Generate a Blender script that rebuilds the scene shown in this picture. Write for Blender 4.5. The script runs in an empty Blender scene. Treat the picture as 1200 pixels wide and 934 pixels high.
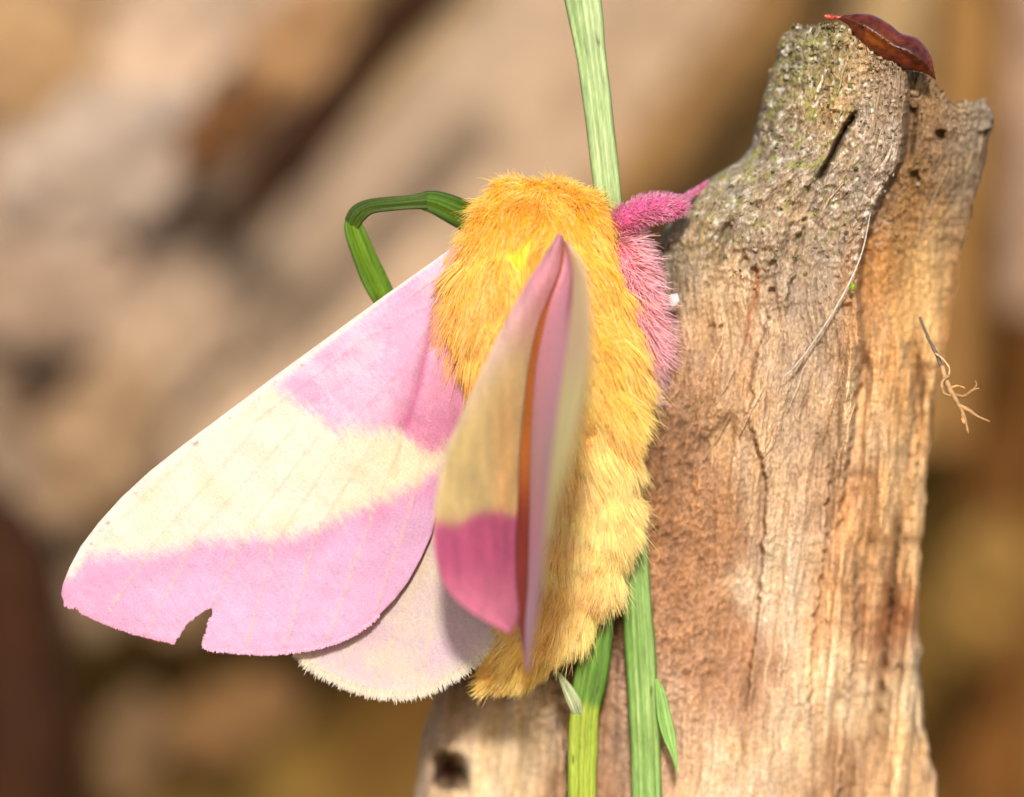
import bpy, bmesh, math, random
import numpy as np
from mathutils import Vector, Matrix
from mathutils.geometry import delaunay_2d_cdt

random.seed(7)
rng = np.random.default_rng(7)
R = math.radians
scn = bpy.context.scene
scn.unit_settings.scale_length = 0.0033      # one unit is about 3.3 mm: a macro scene

# ------------------------------------------------------------------ camera
D = 50.0                                     # camera to focus plane
cam_d = bpy.data.cameras.new("camera")
cam = bpy.data.objects.new("camera", cam_d)
scn.collection.objects.link(cam)
cam.location = (0, -D, 0)
cam.rotation_euler = (R(90), 0, 0)
cam_d.sensor_width = 360
cam_d.lens = 360 * D / 12.0
cam_d.clip_start = 0.5
cam_d.clip_end = 3000
cam_d.dof.use_dof = True
cam_d.dof.focus_distance = D - 0.15
cam_d.dof.aperture_fstop = 0.74
scn.camera = cam

# ------------------------------------------------------------------ light
SUN_EL, SUN_AZ = 20.0, -0.5                 # azimuth measured from the camera's side towards the left
world = bpy.data.worlds.new("World")
scn.world = world
world.use_nodes = True
wn = world.node_tree.nodes
wl = world.node_tree.links
wn.clear()
sky = wn.new("ShaderNodeTexSky")
sky.sky_type = 'NISHITA'
sky.sun_disc = False
sky.sun_elevation = R(SUN_EL)
sky.sun_rotation = R(180 - SUN_AZ)
bg = wn.new("ShaderNodeBackground")
bg.inputs[1].default_value = 0.15
wo = wn.new("ShaderNodeOutputWorld")
wl.new(sky.outputs[0], bg.inputs[0])
wl.new(bg.outputs[0], wo.inputs[0])
sd = bpy.data.lights.new("sun", 'SUN')
sd.energy = 3.7
sd.angle = R(4)
sd.color = (1.0, 0.96, 0.90)
sun = bpy.data.objects.new("sun", sd)
scn.collection.objects.link(sun)
sdir = Vector((math.sin(R(SUN_AZ)) * math.cos(R(SUN_EL)), -math.cos(R(SUN_AZ)) * math.cos(R(SUN_EL)), math.sin(R(SUN_EL))))
sun.rotation_euler = (-sdir).to_track_quat('-Z', 'Y').to_euler()
scn.view_settings.view_transform = 'Standard'
scn.view_settings.look = 'None'
scn.view_settings.gamma = 1
scn.view_settings.exposure = 0.66
scn.cycles.max_bounces = 12
scn.cycles.transparent_max_bounces = 8

# ------------------------------------------------------------------ helpers
def P(px, py, y=0.0):
    k = (D + y) / D
    return ((px - 600) / 100 * k, y, (467 - py) / 100 * k)

def lin(c):
    c = np.asarray(c, float) / 255.0
    return np.where(c <= 0.04045, c / 12.92, ((c + 0.055) / 1.055) ** 2.4)

_perm = rng.permutation(256)
_perm = np.concatenate([_perm, _perm, _perm])
_grad = rng.normal(size=(256, 3)); _grad /= np.linalg.norm(_grad, axis=1)[:, None]
def perlin(p):
    p = np.asarray(p, float)
    i = np.floor(p).astype(int); f = p - i; i &= 255
    u = f * f * f * (f * (f * 6 - 15) + 10)
    def g(dx, dy, dz):
        h = _perm[_perm[_perm[i[..., 0] + dx] + i[..., 1] + dy] + i[..., 2] + dz] & 255
        gr = _grad[h]
        return gr[..., 0] * (f[..., 0] - dx) + gr[..., 1] * (f[..., 1] - dy) + gr[..., 2] * (f[..., 2] - dz)
    def L(a, b, t): return a + (b - a) * t
    x0 = L(L(g(0,0,0), g(1,0,0), u[..., 0]), L(g(0,1,0), g(1,1,0), u[..., 0]), u[..., 1])
    x1 = L(L(g(0,0,1), g(1,0,1), u[..., 0]), L(g(0,1,1), g(1,1,1), u[..., 0]), u[..., 1])
    return L(x0, x1, u[..., 2]) * 1.6
def fbm(p, octs=4, gain=0.5, lac=2.03):
    p = np.asarray(p, float); a = 1.0; s = 0; out = 0
    for k in range(octs):
        out = out + a * perlin(p * lac ** k + 17.3 * k); s += a; a *= gain
    return out / s
def N3(x, y, z=0.0):
    x, y, z = np.broadcast_arrays(x, y, z)
    return np.stack([x, y, z], -1).astype(float)
def sstep(a, b, x):
    t = np.clip((x - a) / (b - a), 0, 1); return t * t * (3 - 2 * t)
def interp(t, xs, ys): return np.interp(t, xs, ys)
def seg_dist(x, y, pts):
    """distance to a polyline and the position along it (0..1)"""
    best = np.full(np.shape(x), 1e9); tt = np.zeros(np.shape(x)); n = len(pts) - 1
    for k in range(n):
        ax, ay = pts[k][:2]; bx, by = pts[k + 1][:2]
        dx, dy = bx - ax, by - ay
        t = np.clip(((x - ax) * dx + (y - ay) * dy) / (dx * dx + dy * dy + 1e-12), 0, 1)
        d = np.hypot(x - ax - t * dx, y - ay - t * dy)
        m = d < best; best = np.where(m, d, best); tt = np.where(m, (k + t) / n, tt)
    return best, tt
def smooth_path(pts, n):
    """Catmull-Rom through rows of any width, n samples by arc length"""
    p = np.array(pts, float)
    q = np.vstack([2 * p[0] - p[1], p, 2 * p[-1] - p[-2]])
    out = []
    for k in range(1, len(q) - 2):
        t = np.linspace(0, 1, 16, endpoint=False)[:, None]
        a, b, c, d = q[k - 1], q[k], q[k + 1], q[k + 2]
        out.append(0.5 * (2 * b + (c - a) * t + (2 * a - 5 * b + 4 * c - d) * t ** 2 + (3 * b - a - 3 * c + d) * t ** 3))
    out = np.vstack(out + [p[-1:]])
    s = np.concatenate([[0], np.cumsum(np.linalg.norm(np.diff(out[:, :3], axis=0), axis=1))])
    ss = np.linspace(0, s[-1], n)
    return np.stack([np.interp(ss, s, out[:, j]) for j in range(p.shape[1])], 1)

def make_mesh(name, verts, faces, mat, parent=None, cols=None, smooth=True):
    me = bpy.data.meshes.new(name)
    verts = np.asarray(verts, np.float32)
    if isinstance(faces, np.ndarray):
        nf, k = faces.shape
        me.vertices.add(len(verts)); me.vertices.foreach_set("co", verts.ravel())
        me.loops.add(nf * k); me.loops.foreach_set("vertex_index", faces.astype(np.int32).ravel())
        me.polygons.add(nf)
        me.polygons.foreach_set("loop_start", np.arange(0, nf * k, k, dtype=np.int32))
        me.update(calc_edges=True); me.validate()
    else:
        me.from_pydata([tuple(v) for v in verts.tolist()], [], [list(f) for f in faces]); me.update()
    if smooth: me.polygons.foreach_set("use_smooth", np.ones(len(me.polygons), bool))
    if cols is not None:
        at = me.color_attributes.new("tint", 'FLOAT_COLOR', 'POINT')
        c = np.ones((len(verts), 4), np.float32); c[:, :3] = np.clip(cols, 0, 1)
        at.data.foreach_set("color", c.ravel())
    me.materials.append(mat)
    o = bpy.data.objects.new(name, me); scn.collection.objects.link(o)
    if parent: o.parent = parent
    return o

def grid_faces(nr, nc, wrap=False):
    r = np.arange(nr - 1)[:, None]; c = np.arange(nc if wrap else nc - 1)[None, :]
    c2 = (c + 1) % nc
    return np.stack([r * nc + c, r * nc + c2, (r + 1) * nc + c2, (r + 1) * nc + c], -1).reshape(-1, 4)

def empty(name, loc, label, cat, group=None):
    o = bpy.data.objects.new(name, None); scn.collection.objects.link(o)
    o.location = loc; o.empty_display_size = 0.3
    o["label"] = label; o["category"] = cat
    if group: o["group"] = group
    return o
def tag(o, label, cat, group=None):
    o["label"] = label; o["category"] = cat
    if group: o["group"] = group
    return o
def adopt(parent, o):
    """parent o keeping where it stands"""
    o.parent = parent; o.matrix_parent_inverse = Matrix.Translation(-Vector(parent.location)); return o

# ------------------------------------------------------------------ materials
def mat_new(name):
    m = bpy.data.materials.new(name); m.use_nodes = True
    nt = m.node_tree; nt.nodes.clear()
    return m, nt, nt.nodes, nt.links
def tint_mat(name, rough=0.8, spec=0.3, noise=(14.0, 0.25), bump=(30.0, 0.02), stretch=(1, 1, 1), translucent=0.0, coat=0.0, sheen=0.0):
    m, nt, n, l = mat_new(name)
    out = n.new("ShaderNodeOutputMaterial"); b = n.new("ShaderNodeBsdfPrincipled")
    b.inputs["Roughness"].default_value = rough
    b.inputs["Specular IOR Level"].default_value = spec
    b.inputs["Coat Weight"].default_value = coat
    b.inputs["Coat Roughness"].default_value = 0.12
    b.inputs["Sheen Weight"].default_value = sheen
    a = n.new("ShaderNodeAttribute"); a.attribute_name = "tint"
    tc = n.new("ShaderNodeTexCoord"); mp = n.new("ShaderNodeMapping")
    mp.inputs["Scale"].default_value = stretch
    l.new(tc.outputs["Object"], mp.inputs[0])
    t = n.new("ShaderNodeTexNoise"); t.inputs["Scale"].default_value = noise[0]; t.inputs["Detail"].default_value = 4
    l.new(mp.outputs[0], t.inputs["Vector"])
    mr = n.new("ShaderNodeMapRange")
    mr.inputs[1].default_value = 0.3; mr.inputs[2].default_value = 0.7
    mr.inputs[3].default_value = 1 - noise[1]; mr.inputs[4].default_value = 1 + noise[1]
    l.new(t.outputs[0], mr.inputs[0])
    mx = n.new("ShaderNodeVectorMath"); mx.operation = 'SCALE'
    l.new(a.outputs["Color"], mx.inputs[0]); l.new(mr.outputs[0], mx.inputs["Scale"])
    l.new(mx.outputs[0], b.inputs["Base Color"])
    t2 = n.new("ShaderNodeTexNoise"); t2.inputs["Scale"].default_value = bump[0]; t2.inputs["Detail"].default_value = 5
    l.new(mp.outputs[0], t2.inputs["Vector"])
    bp = n.new("ShaderNodeBump"); bp.inputs["Distance"].default_value = bump[1]; bp.inputs["Strength"].default_value = 1.0
    l.new(t2.outputs[0], bp.inputs["Height"]); l.new(bp.outputs[0], b.inputs["Normal"])
    if translucent > 0:
        tr = n.new("ShaderNodeBsdfTranslucent"); l.new(mx.outputs[0], tr.inputs[0]); l.new(bp.outputs[0], tr.inputs["Normal"])
        ms = n.new("ShaderNodeMixShader"); ms.inputs[0].default_value = translucent
        l.new(b.outputs[0], ms.inputs[1]); l.new(tr.outputs[0], ms.inputs[2]); l.new(ms.outputs[0], out.inputs[0])
    else:
        l.new(b.outputs[0], out.inputs[0])
    return m
def hair_mat(name, trans=0.35, gloss=0.08):
    m, nt, n, l = mat_new(name)
    out = n.new("ShaderNodeOutputMaterial")
    a = n.new("ShaderNodeAttribute"); a.attribute_name = "tint"
    d = n.new("ShaderNodeBsdfDiffuse"); t = n.new("ShaderNodeBsdfTranslucent")
    l.new(a.outputs["Color"], d.inputs[0]); l.new(a.outputs["Color"], t.inputs[0])
    ms = n.new("ShaderNodeMixShader"); ms.inputs[0].default_value = trans
    l.new(d.outputs[0], ms.inputs[1]); l.new(t.outputs[0], ms.inputs[2])
    g = n.new("ShaderNodeBsdfAnisotropic") if False else n.new("ShaderNodeBsdfHair")
    g.inputs["Color"].default_value = (1, 0.95, 0.85, 1)
    g.inputs["RoughnessU"].default_value = 0.35; g.inputs["RoughnessV"].default_value = 0.6
    m2 = n.new("ShaderNodeMixShader"); m2.inputs[0].default_value = gloss
    l.new(ms.outputs[0], m2.inputs[1]); l.new(g.outputs[0], m2.inputs[2])
    l.new(m2.outputs[0], out.inputs[0])
    return m

M_wood = tint_mat("weathered_wood", rough=0.9, spec=0.2, noise=(24.0, 0.30), bump=(30.0, 0.030), stretch=(1.6, 1, 0.8))
M_wing = tint_mat("wing_scales", rough=0.75, spec=0.25, noise=(40.0, 0.09), bump=(50.0, 0.009), translucent=0.36, sheen=0.15)
M_wing_raised = tint_mat("raised_wing_scales", rough=0.8, spec=0.2, noise=(34.0, 0.12), bump=(44.0, 0.010), translucent=0.6, sheen=0.15)
M_body = tint_mat("moth_cuticle", rough=0.9, spec=0.1, noise=(10.0, 0.15), bump=(20.0, 0.02))
M_fur = hair_mat("moth_fur", trans=0.5, gloss=0.10)
M_grass = tint_mat("grass_blade", rough=0.6, spec=0.3, noise=(30.0, 0.18), bump=(50.0, 0.008), stretch=(2.5, 1, 0.25), translucent=0.2)
M_husk = tint_mat("glossy_husk", rough=0.33, spec=0.35, noise=(12.0, 0.5), bump=(16.0, 0.02), coat=0.0)
M_fibre = tint_mat("dry_fibre", rough=0.6, spec=0.3, noise=(20.0, 0.25), bump=(40.0, 0.01))
M_litter = tint_mat("litter", rough=0.9, spec=0.15, noise=(1.4, 0.30), bump=(2.0, 0.15))
M_soil = tint_mat("soil", rough=0.95, spec=0.1, noise=(0.6, 0.4), bump=(1.2, 0.4))

# ------------------------------------------------------------------ ground: leaf mould rising into a bank behind
def build_ground():
    xs = np.concatenate([[-2000, -600, -200, -90], np.linspace(-50, 50, 150), [90, 200, 600, 2000]])
    ys = np.concatenate([[-2000, -600, -200, -90], np.linspace(-60, 90, 200), [200, 600, 2000]])
    X, Y = np.meshgrid(xs, ys)
    Z = -19 + 44 * sstep(26, 66, Y)
    near = (np.abs(X) < 60) & (Y < 95) & (Y > -65)
    Z = Z + np.where(near, 1.3 * fbm(N3(X * .16, Y * .16), 4), 0)
    c0 = lin((110, 84, 38)); c1 = lin((70, 44, 12)); c2 = lin((128, 98, 50))
    n = fbm(N3(X * .2, Y * .2, 5), 4)[..., None]
    k = sstep(-.35, .35, n); col = c1 + (c0 - c1) * k
    n2 = sstep(.1, .5, fbm(N3(X * .35, Y * .35, 9), 3))[..., None]
    col = col + (c2 - col) * n2 * .45
    o = make_mesh("ground", N3(X, Y, Z).reshape(-1, 3), grid_faces(len(ys), len(xs)), M_soil, cols=col.reshape(-1, 3))
    o["kind"] = "structure"
build_ground()

# ------------------------------------------------------------------ lofted tubes (logs, stems, legs, twigs)
def tube(name, path, mat, col, parent=None, nseg=60, nc=20, flat=1.0, rough=0.0, freq=1.0, colvar=0.3, colfreq=1.0, grain=1.0, seed=0, coltip=None):
    """path rows: x, y, z, radius in world units"""
    p = smooth_path(path, nseg)
    c = p[:, :3]; r = p[:, 3]
    T = np.gradient(c, axis=0); T /= np.linalg.norm(T, axis=1)[:, None]
    up = np.array([0.0, 1.0, 0.0]); S = np.cross(T, up); S /= np.linalg.norm(S, axis=1)[:, None] + 1e-9
    U = np.cross(S, T)
    th = np.linspace(0, 2 * np.pi, nc, endpoint=False)
    base = c[:, None] + r[:, None, None] * (np.cos(th)[None, :, None] * S[:, None] + flat * np.sin(th)[None, :, None] * U[:, None])
    nrm = base - c[:, None]; nrm /= np.linalg.norm(nrm, axis=2)[..., None] + 1e-9
    s = np.concatenate([[0], np.cumsum(np.linalg.norm(np.diff(c, axis=0), axis=1))])
    q = N3(np.cos(th)[None] * r.mean() * freq + seed, np.sin(th)[None] * r.mean() * freq, (s * freq * grain)[:, None] + seed * 1.7)
    f = fbm(q, 5)
    base = base + nrm * (rough * f)[..., None]
    q2 = N3(np.cos(th)[None] * r.mean() * colfreq + seed + 31, np.sin(th)[None] * r.mean() * colfreq, (s * colfreq * grain)[:, None] + seed)
    f2 = fbm(q2, 4)
    cc = np.asarray(col, float)
    if cc.ndim == 1: cc = np.broadcast_to(cc, (nseg, 3))
    C = cc[:, None] * (1 + colvar * 1.8 * f2[..., None])
    V = base.reshape(-1, 3); F = grid_faces(nseg, nc, True)
    n0 = len(V)
    V = np.vstack([V, c[:1] , c[-1:]])
    caps = [[(k + 1) % nc, k, n0, n0] for k in range(nc)]
    o_ = (nseg - 1) * nc
    faces = F.tolist() + [[(k + 1) % nc, k, n0] for k in range(nc)] + [[o_ + k, o_ + (k + 1) % nc, n0 + 1] for k in range(nc)]
    C = np.vstack([C.reshape(-1, 3), C[0].mean(0)[None], C[-1].mean(0)[None]])
    return make_mesh(name, V, faces, mat, parent, cols=C * (.50 if mat.name == "litter" else 1))

def W(px, py, y, rpx):
    x, yy, z = P(px, py, y); return (x, yy, z, rpx / 100 * (D + y) / D)

# ------------------------------------------------------------------ blurred background
def build_background():
    t = tube("fallen_log", [W(20, 700, 30, 60), W(90, 650, 29, 120), W(210, 560, 29, 150), W(380, 420, 30, 165), W(560, 230, 31, 160), W(720, 40, 32, 155), W(860, -130, 33, 150), W(1000, -330, 34, 150)],
             M_litter, lin((196, 164, 132)), nseg=160, nc=120, rough=.6, freq=.35, grain=.2, colvar=.24, colfreq=.5, seed=3)
    tag(t, "pale tan fallen branch leaning diagonally far behind the moth", "branch", "blurred wood behind")
    t = tube("fallen_log", [W(660, 640, 38, 110), W(840, 300, 38, 120), W(1000, 0, 38, 130), W(1100, -200, 38, 140)],
             M_litter, lin((196, 164, 112)), nseg=120, nc=90, rough=.6, freq=.35, grain=.25, colvar=.22, colfreq=.5, seed=8)
    tag(t, "olive tan branch far behind, running up to the stump's tip", "branch", "blurred wood behind")
    t = tube("fallen_log", [W(-200, 640, 33, 150), W(0, 430, 33, 150), W(150, 230, 33, 120), W(300, 30, 33, 100), W(410, -140, 33, 90)],
             M_litter, lin((186, 156, 130)), nseg=120, nc=90, rough=1.3, freq=.4, grain=.5, colvar=.38, colfreq=.6, seed=14)
    tag(t, "greyish pink weathered branch at the far upper left", "branch", "blurred wood behind")
    t = tube("fallen_log", [W(-120, 240, 37, 150), W(60, 60, 37, 150), W(230, -120, 37, 140)],
             M_litter, lin((176, 140, 104)), nseg=100, nc=80, rough=1.2, freq=.4, grain=.6, colvar=.38, colfreq=.6, seed=21)
    tag(t, "brown weathered branch crossing the top left corner", "branch", "blurred wood behind")
    t = tube("gap_twig", [W(560, -100, 21, 30), W(490, -4, 21, 34), W(420, 88, 21, 25), W(340, 185, 21, 33), W(285, 255, 21, 20), W(255, 300, 23, 6)],
             M_litter, lin((58, 32, 10)), nseg=80, nc=24, rough=.12, freq=1, seed=61)  # added dark tube stands in for the shade of a gap
    tag(t, "dark brown strip added in place of the shaded gap slanting through the upper left background", "twig")
    t = tube("gap_twig", [W(960, -90, 30, 34), W(890, 30, 30, 36), W(810, 130, 30, 38), W(730, 220, 30, 40), W(660, 300, 30, 34), W(600, 360, 30, 24)],
             M_litter, lin((150, 112, 66)), nseg=80, nc=24, rough=.2, freq=.8, seed=66)
    tag(t, "brown out of focus twig slanting down behind the pale grass stem", "twig")
    # upright dead stalks on the right
    for k, (x0, x1, y, r, c, lab) in enumerate([
            (1150, 1110, 30, 34, (176, 128, 72), "pale upright dead stalk just right of the stump, out of focus"),
            (1040, 1050, 34, 60, (205, 170, 120), "broad tan dead stalk behind the stump's top, out of focus"),
            (1215, 1205, 27, 26, (205, 165, 135), "thin pale dead stalk at the right edge of the photo"),
            (1195, 1160, 34, 50, (118, 74, 28), "dark brown upright stalk at the far right, out of focus"),
            (1130, 1150, 38, 60, (150, 116, 56), "olive brown broad stalk standing behind the others at right")]):
        top = -260 if k != 2 else -200; bot = 1150 if k in (3, 4) else (520 if k != 2 else 360)
        t = tube("dead_stalk", [W(x0 + (x1 - x0) * q, top + (bot - top) * q, y + 2 * q, r * (1 + .1 * math.sin(5 * q + k))) for q in np.linspace(0, 1, 7)],
                 M_litter, lin(c), nseg=80, nc=40, rough=.35, freq=.6, grain=.3, colvar=.3, colfreq=.7, seed=40 + k)
        tag(t, lab, "stalk", "dead stalks")
    # dark stick in the lower left corner
    t = tube("rotten_stick", [W(-90, 560, 24, 50), W(-10, 650, 24, 66), W(24, 780, 24, 66), W(14, 1060, 24, 66)],
             M_litter, lin((64, 34, 12)), nseg=60, nc=40, rough=.4, freq=.5, colvar=.4, colfreq=.7, seed=50)
    tag(t, "dark reddish brown rotten stick in the lower left corner", "stick")
    # dead leaves lying on the bank
    def leaf(px, py, y, size, ang, tilt, col, seed, label):
        n = 36
        u, v = np.meshgrid(np.linspace(-1, 1, n), np.linspace(-1, 1, n))
        w = .55 * (1 - np.abs(u) ** 2.2) ** .8 * (1 + .12 * np.sin(u * 9 + seed))
        X = u; Z = v * w
        Y = .25 * np.abs(v) ** 1.5 * w + .22 * fbm(N3(X * 2 + seed, Z * 2, seed), 3) + .25 * u * u
        q = N3(X, Y, Z) * size
        ca, sa = math.cos(ang), math.sin(ang); ct, st = math.cos(tilt), math.sin(tilt)
        q = q @ np.array([[ca, 0, sa], [0, 1, 0], [-sa, 0, ca]]) @ np.array([[1, 0, 0], [0, ct, st], [0, -st, ct]])
        f = fbm(N3(u * 2 + seed, v * 2, 3), 4)[..., None]
        C = lin(col) * (1 + .5 * f) * (1 - .25 * np.exp(-(v[..., None] / .06) ** 2))
        o = make_mesh("dead_leaf", q.reshape(-1, 3), grid_faces(n, n), M_litter, cols=C.reshape(-1, 3) * .52)
        o.location = P(px, py, y)
        md = o.modifiers.new("thick", 'SOLIDIFY'); md.thickness = .06
        tag(o, label, "leaf", "dead leaves far behind")
    L = [(110, 200, 25, 2.3, .5, .3, (192, 168, 148), "pale grey dead leaf in the upper left, left of the dark brown leaf"),
         (40, 330, 26, 2.2, -.3, .2, (178, 148, 124), "pinkish brown dead leaf at the left edge at mid height"),
         (190, 50, 27, 2.0, 1.2, -.3, (205, 172, 142), "light tan dead leaf near the top left"),
         (350, 50, 28, 1.5, .9, .2, (172, 130, 88), "brown dead leaf at the top, left of the dark diagonal gap strip"),
         (262, 150, 21, 1.05, .75, .3, (118, 78, 44), "small dark brown dead leaf added as the dark patch beside the diagonal gap strip"),  # leaf added to give the dark patch by the gap
         (60, 90, 28, 1.8, -.6, .4, (190, 150, 105), "tan dead leaf in the top left corner"),
         (200, 380, 26, 2.0, .9, -.2, (180, 150, 122), "greyish tan dead leaf above the moth's left wing"),
         (110, 520, 24, 1.8, 1.0, .2, (172, 138, 104), "brown dead leaf at the left edge above the wing tip"),
         (170, 670, 26, 1.7, -.9, .3, (160, 126, 90), "dull brown dead leaf low behind the notched wing"),
         (270, 850, 28, 1.5, .4, .3, (140, 102, 62), "brown dead leaf below the notched wing"),
         (150, 880, 28, 1.2, 1.3, .1, (128, 98, 66), "dull dead leaf near the bottom left corner"),
         (1160, 700, 29, 1.6, 1.4, .3, (150, 112, 55), "golden brown dead leaf low at the right edge")]
    for k, a in enumerate(L): leaf(*a[:7], seed=k * 3.1, label=a[7])
build_background()

# ------------------------------------------------------------------ the weathered stump
XL = np.array([(-40, 935), (30, 922), (45, 915), (80, 905), (120, 893), (150, 885), (180, 878), (198, 850), (215, 825), (235, 800), (255, 785), (280, 775), (330, 770), (400, 760), (500, 700), (600, 630), (700, 565), (790, 522), (810, 510), (860, 496), (934, 486), (1100, 470), (1500, 420)], float)
XR = np.array([(-40, 1170), (125, 1163), (150, 1162), (200, 1150), (250, 1138), (300, 1125), (350, 1117), (400, 1108), (450, 1100), (500, 1092), (550, 1086), (600, 1083), (700, 1076), (780, 1079), (850, 1081), (880, 1090), (934, 1100), (1100, 1130), (1500, 1200)], float)
TOP = np.array([(0, 42), (.04, 30), (.16, 29), (.24, 27), (.33, 37), (.40, 51), (.47, 63), (.57, 77), (.66, 83), (.73, 92), (.80, 113), (.84, 122), (.88, 118), (.94, 122), (.97, 115), (1, 136)], float)
def stump_front(px, py):
    """depth of the front face before the relief"""
    y = interp(py, [0, 200, 500, 934, 1500], [-.15, -.05, .35, 1.0, 1.8])
    y = y + 1.0 * sstep(760, 520, px) * sstep(560, 860, py)
    xl = interp(py, XL[:, 0], XL[:, 1]); xr = interp(py, XR[:, 0], XR[:, 1])
    a = np.clip((px - xl) / (xr - xl), 0, 1)
    return y + 1.15 * (1 - np.sqrt(np.clip(1 - (2 * a - 1) ** 2, 0, 1))) , a
STC = [(930, 55, (158, 140, 116)), (960, 75, (140, 125, 78)), (925, 90, (128, 118, 80)), (1000, 95, (185, 148, 105)), (970, 130, (190, 150, 100)), (905, 150, (140, 118, 98)), (940, 190, (168, 150, 132)),
       (860, 230, (168, 152, 125)), (800, 260, (150, 134, 108)), (790, 320, (140, 122, 98)), (830, 290, (172, 145, 112)), (1025, 140, (168, 148, 130)), (1000, 210, (165, 142, 122)), (960, 290, (165, 143, 122)), (895, 265, (150, 130, 110)), (925, 250, (195, 158, 118)),
       (850, 350, (215, 180, 140)), (830, 400, (205, 165, 125)), (900, 400, (205, 170, 135)), (940, 360, (172, 146, 120)), (1095, 140, (142, 108, 74)), (1075, 190, (135, 98, 60)), (1060, 260, (150, 108, 64)), (1085, 110, (150, 118, 84)),
       (1040, 320, (182, 124, 66)), (1090, 310, (226, 180, 118)), (1080, 370, (228, 180, 118)), (1135, 200, (160, 136, 108)), (1120, 300, (168, 132, 96)), (1150, 150, (160, 140, 118)), (1060, 430, (212, 160, 102)), (1095, 440, (200, 158, 110)), (1020, 400, (190, 140, 92)),
       (950, 450, (190, 160, 132)), (820, 450, (170, 130, 98)), (780, 500, (150, 110, 80)), (860, 480, (205, 162, 118)), (830, 600, (178, 130, 92)), (790, 680, (174, 126, 90)), (830, 760, (182, 134, 98)), (900, 560, (212, 174, 136)), (920, 680, (228, 196, 162)),
       (1000, 480, (220, 180, 136)), (960, 560, (196, 158, 124)), (1010, 600, (212, 160, 110)), (980, 700, (210, 160, 112)), (1000, 800, (240, 206, 164)), (1060, 600, (216, 172, 122)), (1035, 750, (180, 118, 74)), (1068, 800, (205, 175, 135)), (1070, 880, (215, 172, 126)), (930, 860, (232, 198, 160)),
       (860, 900, (226, 188, 150)), (970, 890, (190, 146, 106)), (870, 820, (185, 140, 106)), (780, 860, (206, 165, 130)), (720, 830, (196, 156, 126)), (620, 850, (240, 208, 168)), (570, 890, (238, 204, 160)), (545, 840, (225, 190, 152)), (508, 840, (165, 132, 108)), (500, 920, (190, 160, 130)), (650, 925, (178, 138, 100)), (680, 870, (150, 108, 80)),
       (545, 800, (104, 62, 32)), (700, 760, (120, 84, 58)), (730, 720, (176, 132, 100)), (750, 620, (150, 106, 72)), (650, 700, (140, 100, 70))]  # first spot: shade under the hindwing painted dark into the wood
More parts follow.
